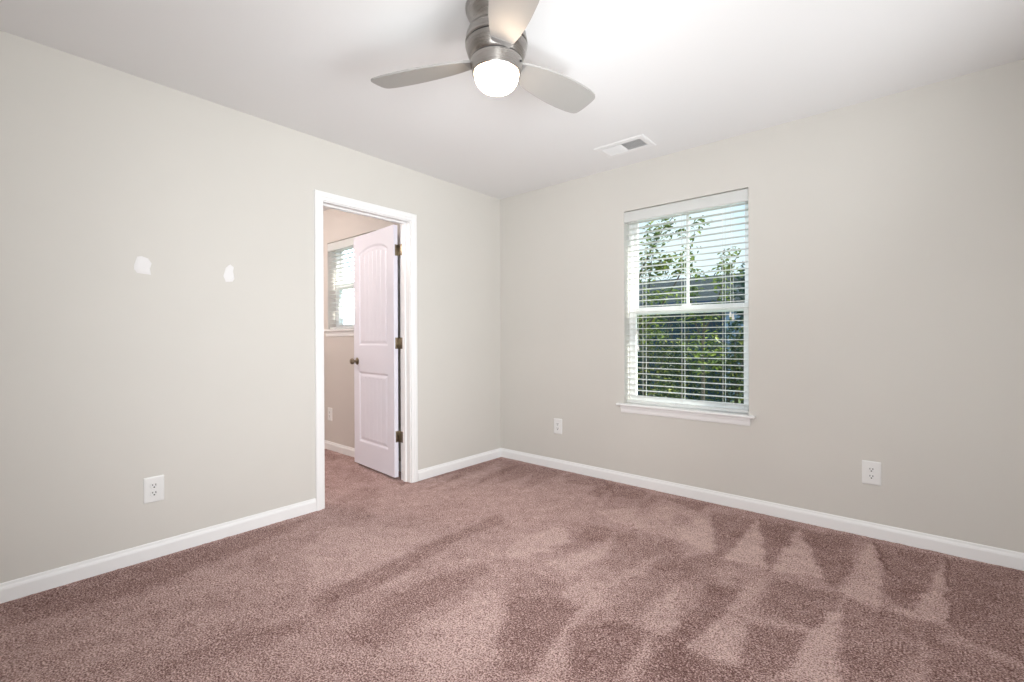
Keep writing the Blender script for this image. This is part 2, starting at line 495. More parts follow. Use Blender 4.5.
def make_floor():
    st = 0.010
    xs = np.arange(XB - 0.05, X1 + 0.05 + st, st)
    ys = np.arange(Y1 - 0.05, 0.05 + st, st)
    gx, gy = np.meshgrid(xs, ys, indexing='ij')
    # ragged edges of the brushed marks
    wx = gx + 0.018 * smooth_noise(gx, gy, 0.07, 1) + 0.02 * smooth_noise(gx, gy, 0.03, 2)
    wy = gy + 0.018 * smooth_noise(gx, gy, 0.07, 3) + 0.02 * smooth_noise(gx, gy, 0.03, 4)
    nap = 0.55 + 0.10 * smooth_noise(gx, gy, 0.35, 6) + 0.10 * smooth_noise(gx + gy, (gx - gy) * 2.2, 0.22, 7) + 0.07 * smooth_noise(gx, gy, 0.06, 8)
    for val, soft, pts in NAP:
        nap += 0.32 * val * poly_weight(wx, wy, pts, soft * 0.65)
    zz = 0.004 * smooth_noise(gx, gy, 0.03, 9) + 0.003 * smooth_noise(gx, gy, 0.016, 10) + 0.004 * (nap - 0.55)
    verts = np.stack([gx, gy, zz], -1).reshape(-1, 3)
    nx, ny = gx.shape
    idx = np.arange(nx * ny).reshape(nx, ny)
    q = np.stack([idx[:-1, :-1], idx[1:, :-1], idx[1:, 1:], idx[:-1, 1:]], -1)
    keep = ~((gx[:-1, :-1] < -0.06) & (gy[:-1, :-1] > YB + 0.06))
    q = q[keep]
    me = bpy.data.meshes.new('floor')
    me.from_pydata(verts.tolist(), [], q.reshape(-1, 4).tolist())
    at = me.attributes.new('nap', 'FLOAT', 'POINT')
    at.data.foreach_set('value', nap.reshape(-1).astype(np.float32))
    me.polygons.foreach_set('use_smooth', [True] * len(me.polygons))
    me.materials.append(carpet_material())
    o = bpy.data.objects.new('floor', me)
    C.objects.link(o)
    return tag(o, 'mauve brown cut pile carpet with brushed vacuum marks', kind='structure')


make_floor()


def struct(name, bm, m, label=None, parent=None, smooth=False):
    return tag(obj(name, bm, m, parent, smooth), label, kind='structure')


bm = bmesh.new()
box(bm, XB - 0.1, X1 + 0.1, Y1 - 0.1, YB, H, H + 0.15)
box(bm, -0.118, X1 + 0.1, YB, 0.16, H, H + 0.15)
struct('ceiling', bm, m_ceil, 'flat white ceiling')

# left wall with the doorway (inner face x = 0)
wall_left = struct('wall_left', panel(bmesh.new(), lambda u, v, w: (w, u, v), (Y1, 0.16), (0, H), [(DY0 - 0.018, DY1 + 0.018, -1, DZ + 0.018)], -T), m_wall,
                   'greige wall with the open doorway')
# window wall on the right (inner face y = 0)
WX0, WX1, WZ0, WZ1 = 1.281, 2.157, 0.600, 2.092
struct('wall_right', panel(bmesh.new(), lambda u, v, w: (u, w, v), (0, X1 + 0.1), (0, H), [(WX0, WX1, WZ0, WZ1)], 0.16), m_wall, 'greige wall with the window')
struct('wall_east', box(bmesh.new(), X1, X1 + 0.1, Y1, 0, 0, H), m_wall)
struct('wall_south', box(bmesh.new(), 0, X1 + 0.1, Y1 - 0.1, Y1, 0, H), m_wall)
# next room
BX0, BX1, BZ0, BZ1 = -1.552, -0.672, 1.200, 2.098
struct('wall_north', panel(bmesh.new(), lambda u, v, w: (u, w, v), (XB, -T), (0, H), [(BX0, BX1, BZ0, BZ1)], 0.16), m_wall2, 'wall of the next room seen through the doorway').location.y = YB
struct('wall_west', box(bmesh.new(), XB - 0.1, XB, Y1, YB + 0.16, 0, H), m_wall2)
struct('wall_south', box(bmesh.new(), XB - 0.1, -T, Y1 - 0.1, Y1, 0, H), m_wall2)

# baseboards: flat face, cove and a thin top edge
BP = [(0, 0), (0.0135, 0), (0.0135, 0.056), (0.0115, 0.064), (0.0075, 0.070), (0.006, 0.079), (0.004, 0.082), (0, 0.082)]


def baseboard(name, p0, p1, nrm, label=None, m0=0.0, m1=0.0):
    """p0 to p1 along the wall, nrm points into the room; m0/m1 = 1 mitre into an inside corner."""
    p0, p1, nrm = Vector((*p0, 0)), Vector((*p1, 0)), Vector((*nrm, 0))
    d = (p1 - p0).normalized()
    st = [[p0 + d * (w * m0) + nrm * w + Vector((0, 0, z)) for w, z in BP],
          [p1 - d * (w * m1) + nrm * w + Vector((0, 0, z)) for w, z in BP]]
    return struct(name, sweep(bmesh.new(), st), m_trim, label)


CO0, CO1 = -1.814, -0.989            # outer edges of the door casing
baseboard('baseboard_left', (0, Y1), (0, CO0), (1, 0), 'white baseboard left of the doorway', 1, 0)
baseboard('baseboard_left', (0, CO1), (0, 0), (1, 0), 'short white baseboard between doorway and corner', 0, 1)
baseboard('baseboard_right', (0, 0), (X1, 0), (0, -1), 'white baseboard under the window', 1, 1)
baseboard('baseboard_east', (X1, 0), (X1, Y1), (-1, 0), None, 1, 1)
baseboard('baseboard_south', (X1, Y1), (0, Y1), (0, 1), None, 1, 1)
baseboard('baseboard_north', (XB, YB), (-T, YB), (0, -1), 'white baseboard in the next room', 1, 1)
baseboard('baseboard_west', (XB, Y1), (XB, YB), (1, 0), None, 1, 1)

# door casing: stepped profile (offset from the opening, projection from the wall), mitred at the head
CP = [(0, 0), (0, 0.010), (0.003, 0.0125), (0.020, 0.013), (0.024, 0.0165), (0.046, 0.018), (0.053, 0.017), (0.057, 0.013), (0.057, 0)]


def casing(name, x, sx, y0, y1, z1, prof, label=None):
    st = [[(x + sx * w, y0 - u, 0) for u, w in prof], [(x + sx * w, y0 - u, z1 + u) for u, w in prof],
          [(x + sx * w, y1 + u, z1 + u) for u, w in prof], [(x + sx * w, y1 + u, 0) for u, w in prof]]
    return struct(name, sweep(bmesh.new(), st), m_trim, label)


casing('trim_1', 0, 1, DY0 - 0.006, DY1 + 0.006, DZ + 0.006, CP, 'white mitred casing around the doorway')
casing('trim_2', -T, -1, DY0 - 0.006, DY1 + 0.006, DZ + 0.006, CP, 'white casing on the far side of the doorway')
# jamb lining with the door stop
bm = bmesh.new()
jt = 0.018
st = [[(0, DY0 - jt, 0), (0, DY0, 0), (-T, DY0, 0), (-T, DY0 - jt, 0)], [(0, DY0 - jt, DZ + jt), (0, DY0, DZ), (-T, DY0, DZ), (-T, DY0 - jt, DZ + jt)],
      [(0, DY1 + jt, DZ + jt), (0, DY1, DZ), (-T, DY1, DZ), (-T, DY1 + jt, DZ + jt)], [(0, DY1 + jt, 0), (0, DY1, 0), (-T, DY1, 0), (-T, DY1 + jt, 0)]]
sweep(bm, st)
jamb = struct('trim_3', bm, m_trim, 'white door jamb lining')
bm = bmesh.new()
a, b, s = -0.045, -0.079, 0.011
st = [[(a, DY0, 0), (a - 0.003, DY0 + s, 0), (b, DY0 + s, 0), (b, DY0, 0)], [(a, DY0, DZ), (a - 0.003, DY0 + s, DZ - s), (b, DY0 + s, DZ - s), (b, DY0, DZ)],
      [(a, DY1, DZ), (a - 0.003, DY1 - s, DZ - s), (b, DY1 - s, DZ - s), (b, DY1, DZ)], [(a, DY1, 0), (a - 0.003, DY1 - s, 0), (b, DY1 - s, 0), (b, DY1, 0)]]
sweep(bm, st)
obj('door_stop', bm, m_trim, jamb)
bm = bmesh.new()
box(bm, -0.114, -0.086, DY0, DY0 + 0.002, 0.90, 0.96, 0.0006)
box(bm, -0.122, -0.112, DY0 - 0.001, DY0 + 0.003, 0.915, 0.945, 0.001)
tag(obj('strike_plate', bm, m_brass, jamb), 'brass strike plate')

# spackle patches on the left wall
for pts, lab in (([(-2.737, 1.497), (-2.726, 1.537), (-2.708, 1.542), (-2.681, 1.533), (-2.666, 1.509), (-2.674, 1.482), (-2.67, 1.45), (-2.697, 1.452), (-2.726, 1.454), (-2.739, 1.472)], 'larger round white spackle patch'),
                 ([(-2.341, 1.478), (-2.329, 1.525), (-2.306, 1.549), (-2.287, 1.534), (-2.291, 1.509), (-2.284, 1.467), (-2.293, 1.45), (-2.329, 1.445)], 'smaller upright white spackle patch')):
    bm = bmesh.new()
    cy, cz = sum(p[0] for p in pts) / len(pts), sum(p[1] for p in pts) / len(pts)
    # the outline is subdivided into a soft, slightly domed smear
    ring = []
    for k in range(len(pts)):
        p0, p1 = pts[k], pts[(k + 1) % len(pts)]
        for t in (0, 0.5):
            ring.append((p0[0] + (p1[0] - p0[0]) * t, p0[1] + (p1[1] - p0[1]) * t))
    rings = [[bm.verts.new((h, cy + (y - cy) * f, cz + (z - cz) * f)) for y, z in ring] for f, h in ((1.0, -0.0002), (0.93, 0.0012), (0.5, 0.0018))]
    for r0, r1 in zip(rings, rings[1:]):
        for k in range(len(r0)):
            bm.faces.new((r0[k], r0[(k + 1) % len(r0)], r1[(k + 1) % len(r0)], r1[k]))
    bm.faces.new(rings[-1])
    bmesh.ops.recalc_face_normals(bm, faces=bm.faces)
    tag(obj('spackle_patch', bm, m_spackle, wall_left, True), lab)


# ------------------------------------------------------------------ windows
def glass_material():
    m = bpy.data.materials.new('window_glass')
    m.use_nodes = True
    n, l = m.node_tree.nodes, m.node_tree.links
    n.remove(n['Principled BSDF'])
    tr = n.new('ShaderNodeBsdfTransparent')
    tr.inputs['Color'].default_value = (0.95, 0.98, 0.97, 1)
    gl = n.new('ShaderNodeBsdfGlossy')
    gl.inputs['Roughness'].default_value = 0.02
    lw = n.new('ShaderNodeLayerWeight')
    lw.inputs['Blend'].default_value = 0.25
    fr = n.new('ShaderNodeMath')
    fr.operation = 'MULTIPLY'
    fr.inputs[1].default_value = 0.18
    l.new(lw.outputs['Facing'], fr.inputs[0])
    mx = n.new('ShaderNodeMixShader')
    l.new(fr.outputs[0], mx.inputs[0])
    l.new(tr.outputs[0], mx.inputs[1])
    l.new(gl.outputs[0], mx.inputs[2])
    l.new(mx.outputs[0], n['Material Output'].inputs['Surface'])
    return m


m_glass = glass_material()


def rect_frame(bm, x0, x1, z0, z1, y0, y1, wl, wr, wb, wt, bev=0.003):
    """A mitred rectangular frame in the x-z plane."""
    box(bm, x0, x0 + wl, y0, y1, z0, z1, bev)
    box(bm, x1 - wr, x1, y0, y1, z0, z1, bev)
    box(bm, x0 + wl, x1 - wr, y0, y1, z0, z0 + wb, bev)
    box(bm, x0 + wl, x1 - wr, y0, y1, z1 - wt, z1, bev)
    return bm


def make_window(name, x0, x1, z0, z1, y, zm, label, muntin=True):
    """Single-hung vinyl window in a drywall return; y is the inner wall face, zm the meeting rail."""
    root = empty(name, ((x0 + x1) / 2, y, z0))
    tag(root, label, kind='structure')

    def part(nm, bm, m, par=root, lab=None):
        bmesh.ops.translate(bm, verts=bm.verts, vec=(-(x0 + x1) / 2, -y, -z0))
        o = obj(nm, bm, m, par)
        return tag(o, lab)
    zs = z0 + 0.018                              # top of the stool
    part('window_frame', rect_frame(bmesh.new(), x0, x1, zs - 0.004, z1, y + 0.085, y + 0.158, 0.022, 0.022, 0.022, 0.022), m_vinyl)
    a, b = x0 + 0.02, x1 - 0.02
    us = part('upper_sash', rect_frame(bmesh.new(), a, b, zm - 0.030, z1 - 0.02, y + 0.122, y + 0.150, 0.032, 0.032, 0.034, 0.034), m_vinyl)
    ls = part('lower_sash', rect_frame(bmesh.new(), a, b, zs + 0.016, zm + 0.024, y + 0.090, y + 0.119, 0.032, 0.032, 0.036, 0.046), m_vinyl)
    xm = (x0 + x1) / 2
    if muntin:
        part('muntin', box(bmesh.new(), xm - 0.011, xm + 0.011, y + 0.130, y + 0.141, zm, z1 - 0.05, 0.003), m_vinyl, us)
    bm = bmesh.new()
    box(bm, xm - 0.03, xm + 0.03, y + 0.096, y + 0.118, zm + 0.023, zm + 0.034, 0.003)
    part('sash_lock', bm, m_vinyl, ls)
    part('pane', box(bmesh.new(), a + 0.03, b - 0.03, y + 0.1345, y + 0.1365, zm, z1 - 0.05), m_glass, us)
    part('pane', box(bmesh.new(), a + 0.03, b - 0.03, y + 0.1035, y + 0.1055, zs + 0.05, zm), m_glass, ls)
    # stool with rounded nose and horns, apron below
    bm = bmesh.new()
    box(bm, x0 - 0.058, x1 + 0.042, y - 0.034, y - 0.0002, z0, zs, 0.006, 3)
    box(bm, x0 + 0.001, x1 - 0.001, y - 0.004, y + 0.088, z0 + 0.0005, zs)
    part('stool', bm, m_trim)
    bm = bmesh.new()
    prof = [(0, 0), (-0.006, 0), (-0.010, 0.010), (-0.012, 0.030), (-0.016, 0.040), (-0.017, 0.053), (0, 0.053)]
    st = [[(x0 - 0.030 + ins * (0.053 - h) * 0.12, y + w, z0 - 0.053 + h) for w, h in prof] for ins in (1,)]
    st += [[(x1 + 0.014 - (0.053 - h) * 0.12, y + w, z0 - 0.053 + h) for w, h in prof]]
    sweep(bm, st)
    part('apron', bm, m_trim)
    return root


make_window('window_1', WX0, WX1, WZ0, WZ1, 0.0, 1.330, 'white single hung window with a stool and apron')
make_window('window_2', BX0, BX1, BZ0, BZ1, YB, 1.66, 'white window of the next room behind the open door', muntin=False)


def make_blind(name, x0, x1, z0, z1, y, label, group=None, pulls=True):
    """Faux-wood blind hung inside the window recess; z0 = top of the stool."""
    root = empty(name, ((x0 + x1) / 2, y, z0))
    tag(root, label, 'window blind')
    cx = (x0 + x1) / 2

    def part(nm, bm, m, par=root, smooth=False):
        bmesh.ops.translate(bm, verts=bm.verts, vec=(-cx, -y, -z0))
        return obj(nm, bm, m, par, smooth)
    a, b = x0 + 0.006, x1 - 0.006
    bm = bmesh.new()
    prof = [(0.010, 0.0), (0.000, 0.004), (-0.003, 0.010), (-0.003, 0.070), (-0.001, 0.078), (0.010, 0.083)]
    zt = z1 - 0.088
    sweep(bm, [[(a - 0.003, y + w, zt + h) for w, h in prof], [(b + 0.003, y + w, zt + h) for w, h in prof]])
    part('valance', bm, m_slat)
    part('headrail', box(bmesh.new(), a, b, y + 0.018, y + 0.072, z1 - 0.055, z1 - 0.004, 0.002), m_slat)
    zb = z0 + 0.006
    part('bottom_rail', box(bmesh.new(), a, b, y + 0.018, y + 0.072, zb, zb + 0.020, 0.006, 3), m_slat)
    # slats: shallow crowned strips, tilted open
    bm = bmesh.new()
    z = zb + 0.052
    zlist = []
    while z < zt + 0.012:
        zlist.append(z)
        z += 0.0427
    for z in zlist:
        top = [(0.020 + 0.050 * t, z + 0.0022 * (1 - (2 * t - 1) ** 2) + 0.0028) for t in (0, 0.25, 0.5, 0.75, 1)]
        bot = [(0.020 + 0.050 * t, z + 0.0022 * (1 - (2 * t - 1) ** 2)) for t in (1, 0.75, 0.5, 0.25, 0)]
        ring = top + bot
        sweep(bm, [[(a, y + w, h) for w, h in ring], [(b, y + w, h) for w, h in ring]])
    part('slats', bm, m_slat)
    for fx in (0.165, 0.50, 0.815):
        xx = x0 + (x1 - x0) * fx
        bm = bmesh.new()
        for w in (0.0165, 0.0735):
            tube(bm, [(xx, y + w, zb + 0.01), (xx, y + w, z1 - 0.05)], 0.0014, 6)
        part('ladder_cord', bm, m_cord)
    if pulls:
        for xx, zl in ((x0 + 0.098, 1.185), (x0 + 0.110, 1.060), (x0 + 0.764, 1.290), (x0 + 0.780, 1.272)):
            bm = bmesh.new()
            tube(bm, [(xx, y + 0.013, zl), (xx, y + 0.013, z1 - 0.05)], 0.0012, 6)
            c = part('pull_cord', bm, m_cord)
            bm = bmesh.new()
            lathe(bm, [(0, 0), (0.0075, 0.0), (0.0085, 0.006), (0.0055, 0.028), (0.003, 0.036), (0, 0.037)], 14, Matrix.Translation((xx, y + 0.013 - 0.004, zl - 0.034)))
            part('tassel', bm, m_cord, c, True)
    return root


make_blind('window_blind', WX0, WX1, WZ0 + 0.018, WZ1, 0.0, 'open white slatted blind with pull cords hanging in the bedroom window')
make_blind('window_blind', BX0, BX1, BZ0 + 0.018, BZ1, YB, 'white slatted blind in the window seen through the doorway', pulls=False)

# ------------------------------------------------------------------ the open door
HX, HY = -0.139, -1.050                       # hinge pin
DW, DH, DT = 0.688, 2.005, 0.035
door = empty('door_1', (HX, HY, 0.020), -math.radians(94.8))
tag(door, 'white two panel plank door standing open into the next room', kind='structure')
# local frame: closed leaf runs along -y from the pin, bedroom face towards +x
LX0, LX1 = 0.010, 0.010 + DT
LY0 = -0.008
PAN = [(0.098, DW - 0.098, 0.205, 0.815, 0.0), (0.098, DW - 0.098, 1.045, 1.835, 0.085)]


def door_relief(u, v):
    """Depth of the moulded face at u (from the hinge edge) and v (height)."""
    d = np.full(u.shape, -1.0)
    groove = np.zeros(u.shape)
    for (a, b, z0, z1, rise) in PAN:
        k = np.clip((u - a) / (b - a) * 2 - 1, -1, 1)
        top = z1 + rise * np.sqrt(np.clip(1 - 0.92 * k * k, 0, 1)) - (rise * math.sqrt(0.08) if rise else 0)
        dd = np.minimum(np.minimum(u - a, b - u), np.minimum(v - z0, top - v))
        d = np.maximum(d, dd)
        for g in range(1, 6):
            gu = a + 0.042 + (b - a - 0.084) * g / 6
            groove = np.maximum(groove, np.where(dd > 0.045, np.clip(1 - np.abs(u - gu) / 0.0085, 0, 1), 0))
    x = np.clip(d, 0, 0.05)
    h = np.interp(x, [0, 0.004, 0.013, 0.018, 0.036, 0.042, 0.05], [0, -0.002, -0.0085, -0.009, -0.0035, -0.0025, -0.0025])
    return h - 0.0032 * groove


def door_face(side, step):
    us = np.linspace(0, DW, int(DW / step) + 1)
    vs = np.linspace(0, DH, int(DH / step) + 1)
    gu, gv = np.meshgrid(us, vs, indexing='ij')
    h = door_relief(gu, gv)
    x = (LX1 + h) if side > 0 else (LX0 - h)
    v = np.stack([x, LY0 - gu, gv], -1).reshape(-1, 3)
    nx, ny = gu.shape
    i = np.arange(nx * ny).reshape(nx, ny)
    q = np.stack([i[:-1, :-1], i[:-1, 1:], i[1:, 1:], i[1:, :-1]], -1).reshape(-1, 4)
    if side > 0:
        q = q[:, ::-1]
    border = np.concatenate([i[:, 0], i[-1, 1:], i[-2::-1, -1], i[0, -2:0:-1]])
    return v, q, border


va, qa, ba = door_face(1, 0.0045)
vb, qb, bb = door_face(-1, 0.0045)
off = len(va)
nb = len(ba)
side = [[int(ba[k]), int(ba[(k + 1) % nb]), int(bb[(k + 1) % nb]) + off, int(bb[k]) + off] for k in range(nb)]
me = bpy.data.meshes.new('door_leaf')
me.from_pydata(np.concatenate([va, vb]).tolist(), [], qa.tolist() + (qb + off).tolist() + side)
bmx = bmesh.new()
bmx.from_mesh(me)
bmesh.ops.recalc_face_normals(bmx, faces=bmx.faces)
bmx.to_mesh(me)
bmx.free()
me.polygons.foreach_set('use_smooth', [True] * len(me.polygons))
me.set_sharp_from_angle(angle=math.radians(50))
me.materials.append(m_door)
leaf = bpy.data.objects.new('door_leaf', me)
C.objects.link(leaf)
leaf.parent = door

for sx in (1, -1):                              # a knob on each face
    bm = bmesh.new()
    base = LX1 if sx > 0 else LX0
    k = 1.0 if sx > 0 else 0.72
    mt = Matrix.Translation((base, LY0 - DW + 0.062, 0.905)) @ Matrix.Rotation(sx * PI / 2, 4, 'Y')
    lathe(bm, [(0, -0.001), (0.032, -0.001), (0.032, 0.003), (0.029, 0.006), (0.016, 0.009), (0.0115, 0.014 * k), (0.0115, 0.026 * k), (0.016, 0.031 * k), (0.0245, 0.038 * k),
               (0.0275, 0.047 * k), (0.026, 0.056 * k), (0.020, 0.063 * k), (0.010, 0.0665 * k), (0, 0.067 * k)], 28, mt)
    tag(obj('door_knob', bm, m_brass, door, True), 'antique brass door knob')
for hz in (0.322, 1.066, 1.806):                # hinges: barrel on the pin, one leaf on the door edge, one on the jamb
    bm = bmesh.new()
    for k in range(5):
        lathe(bm, [(0, 0), (0.0065, 0.0005), (0.007, 0.002), (0.007, 0.0155), (0.0065, 0.017), (0, 0.0175)], 14, Matrix.Translation((0, 0, hz - 0.0445 + k * 0.0178)))
    lathe(bm, [(0, 0), (0.005, 0.001), (0.0035, 0.005), (0, 0.006)], 12, Matrix.Translation((0, 0, hz + 0.0445)))
    box(bm, 0.004, 0.034, LY0 - 0.0005, LY0 + 0.002, hz - 0.0445, hz + 0.0445, 0.0008)
    box(bm, -0.001, 0.008, LY0 + 0.0005, 0.001, hz - 0.043, hz + 0.043, 0.0008)
    for k in (-0.032, 0.0, 0.032):
        lathe(bm, [(0, 0.0008), (0.0035, 0.0005), (0.004, 0), (0, 0)], 10, Matrix.Translation((0.022 + (0.006 if k == 0 else 0), LY0 + 0.002, hz + k)) @ Matrix.Rotation(-PI / 2, 4, 'X'))
    h = obj('hinge', bm, m_bronze, door, True)
    tag(h, 'bronze butt hinge')
    bm = bmesh.new()
    # the fixed leaf lies on the jamb: built in world coordinates, then taken into the door's frame
    box(bm, HX + 0.004, -0.086, DY1 - 0.002, DY1 + 0.0005, hz + 0.020 - 0.0445, hz + 0.020 + 0.0445, 0.0008)
    box(bm, HX - 0.001, HX + 0.008, DY1 - 0.002, HY + 0.001, hz + 0.020 - 0.043, hz + 0.020 + 0.043, 0.0008)
    tag(obj('hinge_leaf', bm, m_bronze, jamb, True), 'bronze hinge leaf')


# ------------------------------------------------------------------ electrical outlets
def make_outlet(loc, rz, label):
    """Duplex outlet; local -y points into the room, centre at loc."""
    root = empty('wall_outlet', loc, rz)
    tag(root, label, 'outlet')
    w, h, t = 0.043, 0.0655, 0.0055
    # plate with a bevelled rim and an opening for each receptacle
    bm = bmesh.new()
    rings = []
    for (dx, y) in ((0, 0.0), (0, -0.0022), (0.0012, -0.0042), (0.0035, -t), (0.010, -t)):
        rr = 0.004
        pts = []
        for cx, cz, a0 in ((w - dx - rr, h - dx - rr, 0), (-(w - dx - rr), h - dx - rr, 90), (-(w - dx - rr), -(h - dx - rr), 180), (w - dx - rr, -(h - dx - rr), 270)):
            for k in range(5):
                a = math.radians(a0 + 90 * k / 4)
                pts.append((cx + rr * math.cos(a), y, cz + rr * math.sin(a)))
        rings.append(pts)
    sweep(bm, rings)
    obj('cover_plate', bm, m_plate, root, True)
    for s in (1, -1):
        bm = bmesh.new()
        cz = s * 0.0195
        ring = []
        for k in range(32):                      # round face with flattened top and bottom
            a = 2 * PI * k / 32
            ring.append((0.0172 * math.cos(a), max(-0.0140, min(0.0140, 0.0172 * math.sin(a)))))
        sweep(bm, [[(x, -t + 0.0004, cz + z) for x, z in ring], [(x, -t - 0.0016, cz + z) for x, z in ring], [(x * 0.95, -t - 0.0022, cz + z * 0.95) for x, z in ring]])
        r = obj('receptacle', bm, m_plate, root)
        bm = bmesh.new()
        y0, y1 = -t - 0.0026, -t - 0.0012
        box(bm, -0.0082, -0.0049, y0, y1, cz + 0.0005, cz + 0.0085)
        box(bm, 0.0047, 0.0082, y0, y1, cz - 0.0005, cz + 0.0090)
        lathe(bm, [(0, 0), (0.0036, 0), (0.0036, 0.0014), (0, 0.0014)], 16, Matrix.Translation((0, y1, cz - 0.0075)) @ Matrix.Rotation(PI / 2, 4, 'X'))
        obj('slots', bm, m_dark, r)
    bm = bmesh.new()
    lathe(bm, [(0, 0.001), (0.002, 0.0008), (0.0028, 0), (0, 0)], 16, Matrix.Translation((0, -t, 0)) @ Matrix.Rotation(PI / 2, 4, 'X'))
    obj('screw', bm, m_plate, root)
    return root


make_outlet((0, -2.664, 0.352), PI / 2, 'white wall outlet on the left wall below the spackle patches')
make_outlet((0.659, 0, 0.366), 0, 'white wall outlet between the room corner and the bedroom window')
make_outlet((2.785, 0, 0.359), 0, 'white wall outlet right of the bedroom window, above the long baseboard')
make_outlet((-1.517, YB, 0.360), 0, 'white wall outlet in the next room, seen through the doorway')


# ------------------------------------------------------------------ ceiling register
vent = empty('ceiling_vent', (1.455, -0.330, H))
tag(vent, 'white rectangular air register set in the ceiling in front of the window', 'vent')
vw, vd, ow, od = 0.180, 0.108, 0.138, 0.062
bm = bmesh.new()


def rect(x, y, z):
    return [(-x, -y, z), (x, -y, z), (x, y, z), (-x, y, z)]


sweep(bm, [rect(vw, vd, -0.0002), rect(vw, vd, -0.003), rect(vw - 0.006, vd - 0.006, -0.007), rect(ow + 0.012, od + 0.012, -0.008), rect(ow, od, -0.005), rect(ow, od, -0.0006), rect(ow + 0.001, od + 0.001, 0.0)], close=True)
# (the two closing caps are removed so that the louvres show)
caps = [f for f in bm.faces if abs(f.normal.z) > 0.9 and len(f.verts) == 4 and f.calc_area() > 0.02 and abs(f.calc_center_median().x) < 1e-4 and abs(f.calc_center_median().y) < 1e-4]
bmesh.ops.delete(bm, geom=caps, context='FACES_ONLY')
obj('frame', bm, m_vent, vent)
bm = bmesh.new()
box(bm, -ow, ow, -od, od, -0.0012, -0.0004)
obj('duct_opening', bm, m_duct, vent)
nl = 22
for k in range(nl):
    bm = bmesh.new()
    x = -ow + (k + 0.5) * 2 * ow / nl
    s = 1 if k < nl / 2 else -1                  # left half turned towards the door side, right half away
    a = math.radians(38)
    L = 0.0068
    dx, dz = math.cos(a) * L, math.sin(a) * L
    if s > 0:
        ring = [(x - dx, -0.0015 - 2 * dz), (x + dx, -0.0015), (x + dx - 0.0008, -0.0010), (x - dx - 0.0008, -0.0010 - 2 * dz)]
    else:
        ring = [(x + dx * 0.55, -0.0085), (x - dx * 0.55, -0.0015), (x - dx * 0.55 - 0.0008, -0.0015), (x + dx * 0.55 - 0.0008, -0.0085)]
    sweep(bm, [[(px, -od, pz) for px, pz in ring], [(px, od, pz) for px, pz in ring]])
    obj('louver', bm, m_vent, vent)

# ------------------------------------------------------------------ ceiling fan
FX, FY = 1.6864, -1.8931


def nickel(name, col, rough):
    m = mat(name, col, rough, metal=1.0)
    n, l = m.node_tree.nodes, m.node_tree.links
    p = n['Principled BSDF']
    t = n.new('ShaderNodeTexCoord')
    mp = n.new('ShaderNodeMapping')
    mp.inputs['Scale'].default_value = (3, 3, 400)
    no = n.new('ShaderNodeTexNoise')
    no.inputs['Scale'].default_value = 2.0
    no.inputs['Detail'].default_value = 2.0
    r = n.new('ShaderNodeMapRange')
    r.inputs['To Min'].default_value = rough - 0.08
    r.inputs['To Max'].default_value = rough + 0.10
    l.new(t.outputs['Object'], mp.inputs['Vector'])
    l.new(mp.outputs['Vector'], no.inputs['Vector'])
    l.new(no.outputs['Fac'], r.inputs['Value'])
    l.new(r.outputs['Result'], p.inputs['Roughness'])
    return m


m_nickel = nickel('brushed_nickel', (0.36, 0.34, 0.32), 0.28)
m_blade = mat('silver_blade_paint', (0.36, 0.35, 0.335), 0.42, metal=0.2, var=(3, 0.03))
m_blade_edge = mat('blade_bracket_grey', (0.30, 0.29, 0.28), 0.45, metal=0.4)
m_globe = bpy.data.materials.new('frosted_lamp_glass')
m_globe.use_nodes = True
_p = m_globe.node_tree.nodes['Principled BSDF']
_p.inputs['Base Color'].default_value = (0.9, 0.88, 0.85, 1)
_p.inputs['Roughness'].default_value = 0.4
_p.inputs['Emission Color'].default_value = (1.0, 0.76, 0.54, 1)
_p.inputs['Emission Strength'].default_value = 18.0

fan = empty('ceiling_fan', (FX, FY, H))
tag(fan, 'brushed nickel three blade ceiling fan with a glowing round light', 'ceiling fan')


def fz(z):
    return z - H


bm = bmesh.new()
lathe(bm, [(0.0, fz(2.44)), (0.122, fz(2.44)), (0.124, fz(2.436)), (0.123, fz(2.425)), (0.112, fz(2.400)), (0.098, fz(2.375)), (0.092, fz(2.355)), (0.090, fz(2.345)), (0, fz(2.345))], 64)
obj('canopy', bm, m_nickel, fan, True)
bm = bmesh.new()
lathe(bm, [(0, fz(2.352)), (0.085, fz(2.352)), (0.104, fz(2.349)), (0.114, fz(2.342)), (0.120, fz(2.328)), (0.1250, fz(2.297)), (0.1235, fz(2.2945)), (0.1205, fz(2.293)), (0.1205, fz(2.289)), (0.1232, fz(2.2875)),
           (0.1245, fz(2.285)), (0.122, fz(2.275)), (0.1145, fz(2.250)), (0.1055, fz(2.232)), (0.1035, fz(2.2305)), (0.1015, fz(2.2295)), (0.1015, fz(2.2265)), (0, fz(2.2265))], 72)
motor = obj('motor_housing', bm, m_nickel, fan, True)
for z0, z1, r in ((2.2945, 2.2875, 0.1212), (2.2305, 2.2255, 0.1022)):  # dark ring set into each motor groove
    bm = bmesh.new()
    lathe(bm, [(r - 0.006, fz(z0)), (r, fz(z0) - 0.0008), (r, fz(z1) + 0.0008), (r - 0.006, fz(z1))], 72)
    tag(obj('dark_ring', bm, m_dark, motor, True), 'dark ring groove')
bm = bmesh.new()
lathe(bm, [(0, fz(2.2275)), (0.1005, fz(2.2275)), (0.1035, fz(2.2255)), (0.1035, fz(2.218)), (0.0995, fz(2.195)), (0.0978, fz(2.181)), (0.0970, fz(2.1765)), (0.0955, fz(2.1745)), (0.0905, fz(2.1745)), (0.0885, fz(2.182)), (0, fz(2.182))], 72)
kit = obj('light_kit', bm, m_nickel, fan, True)
bm = bmesh.new()
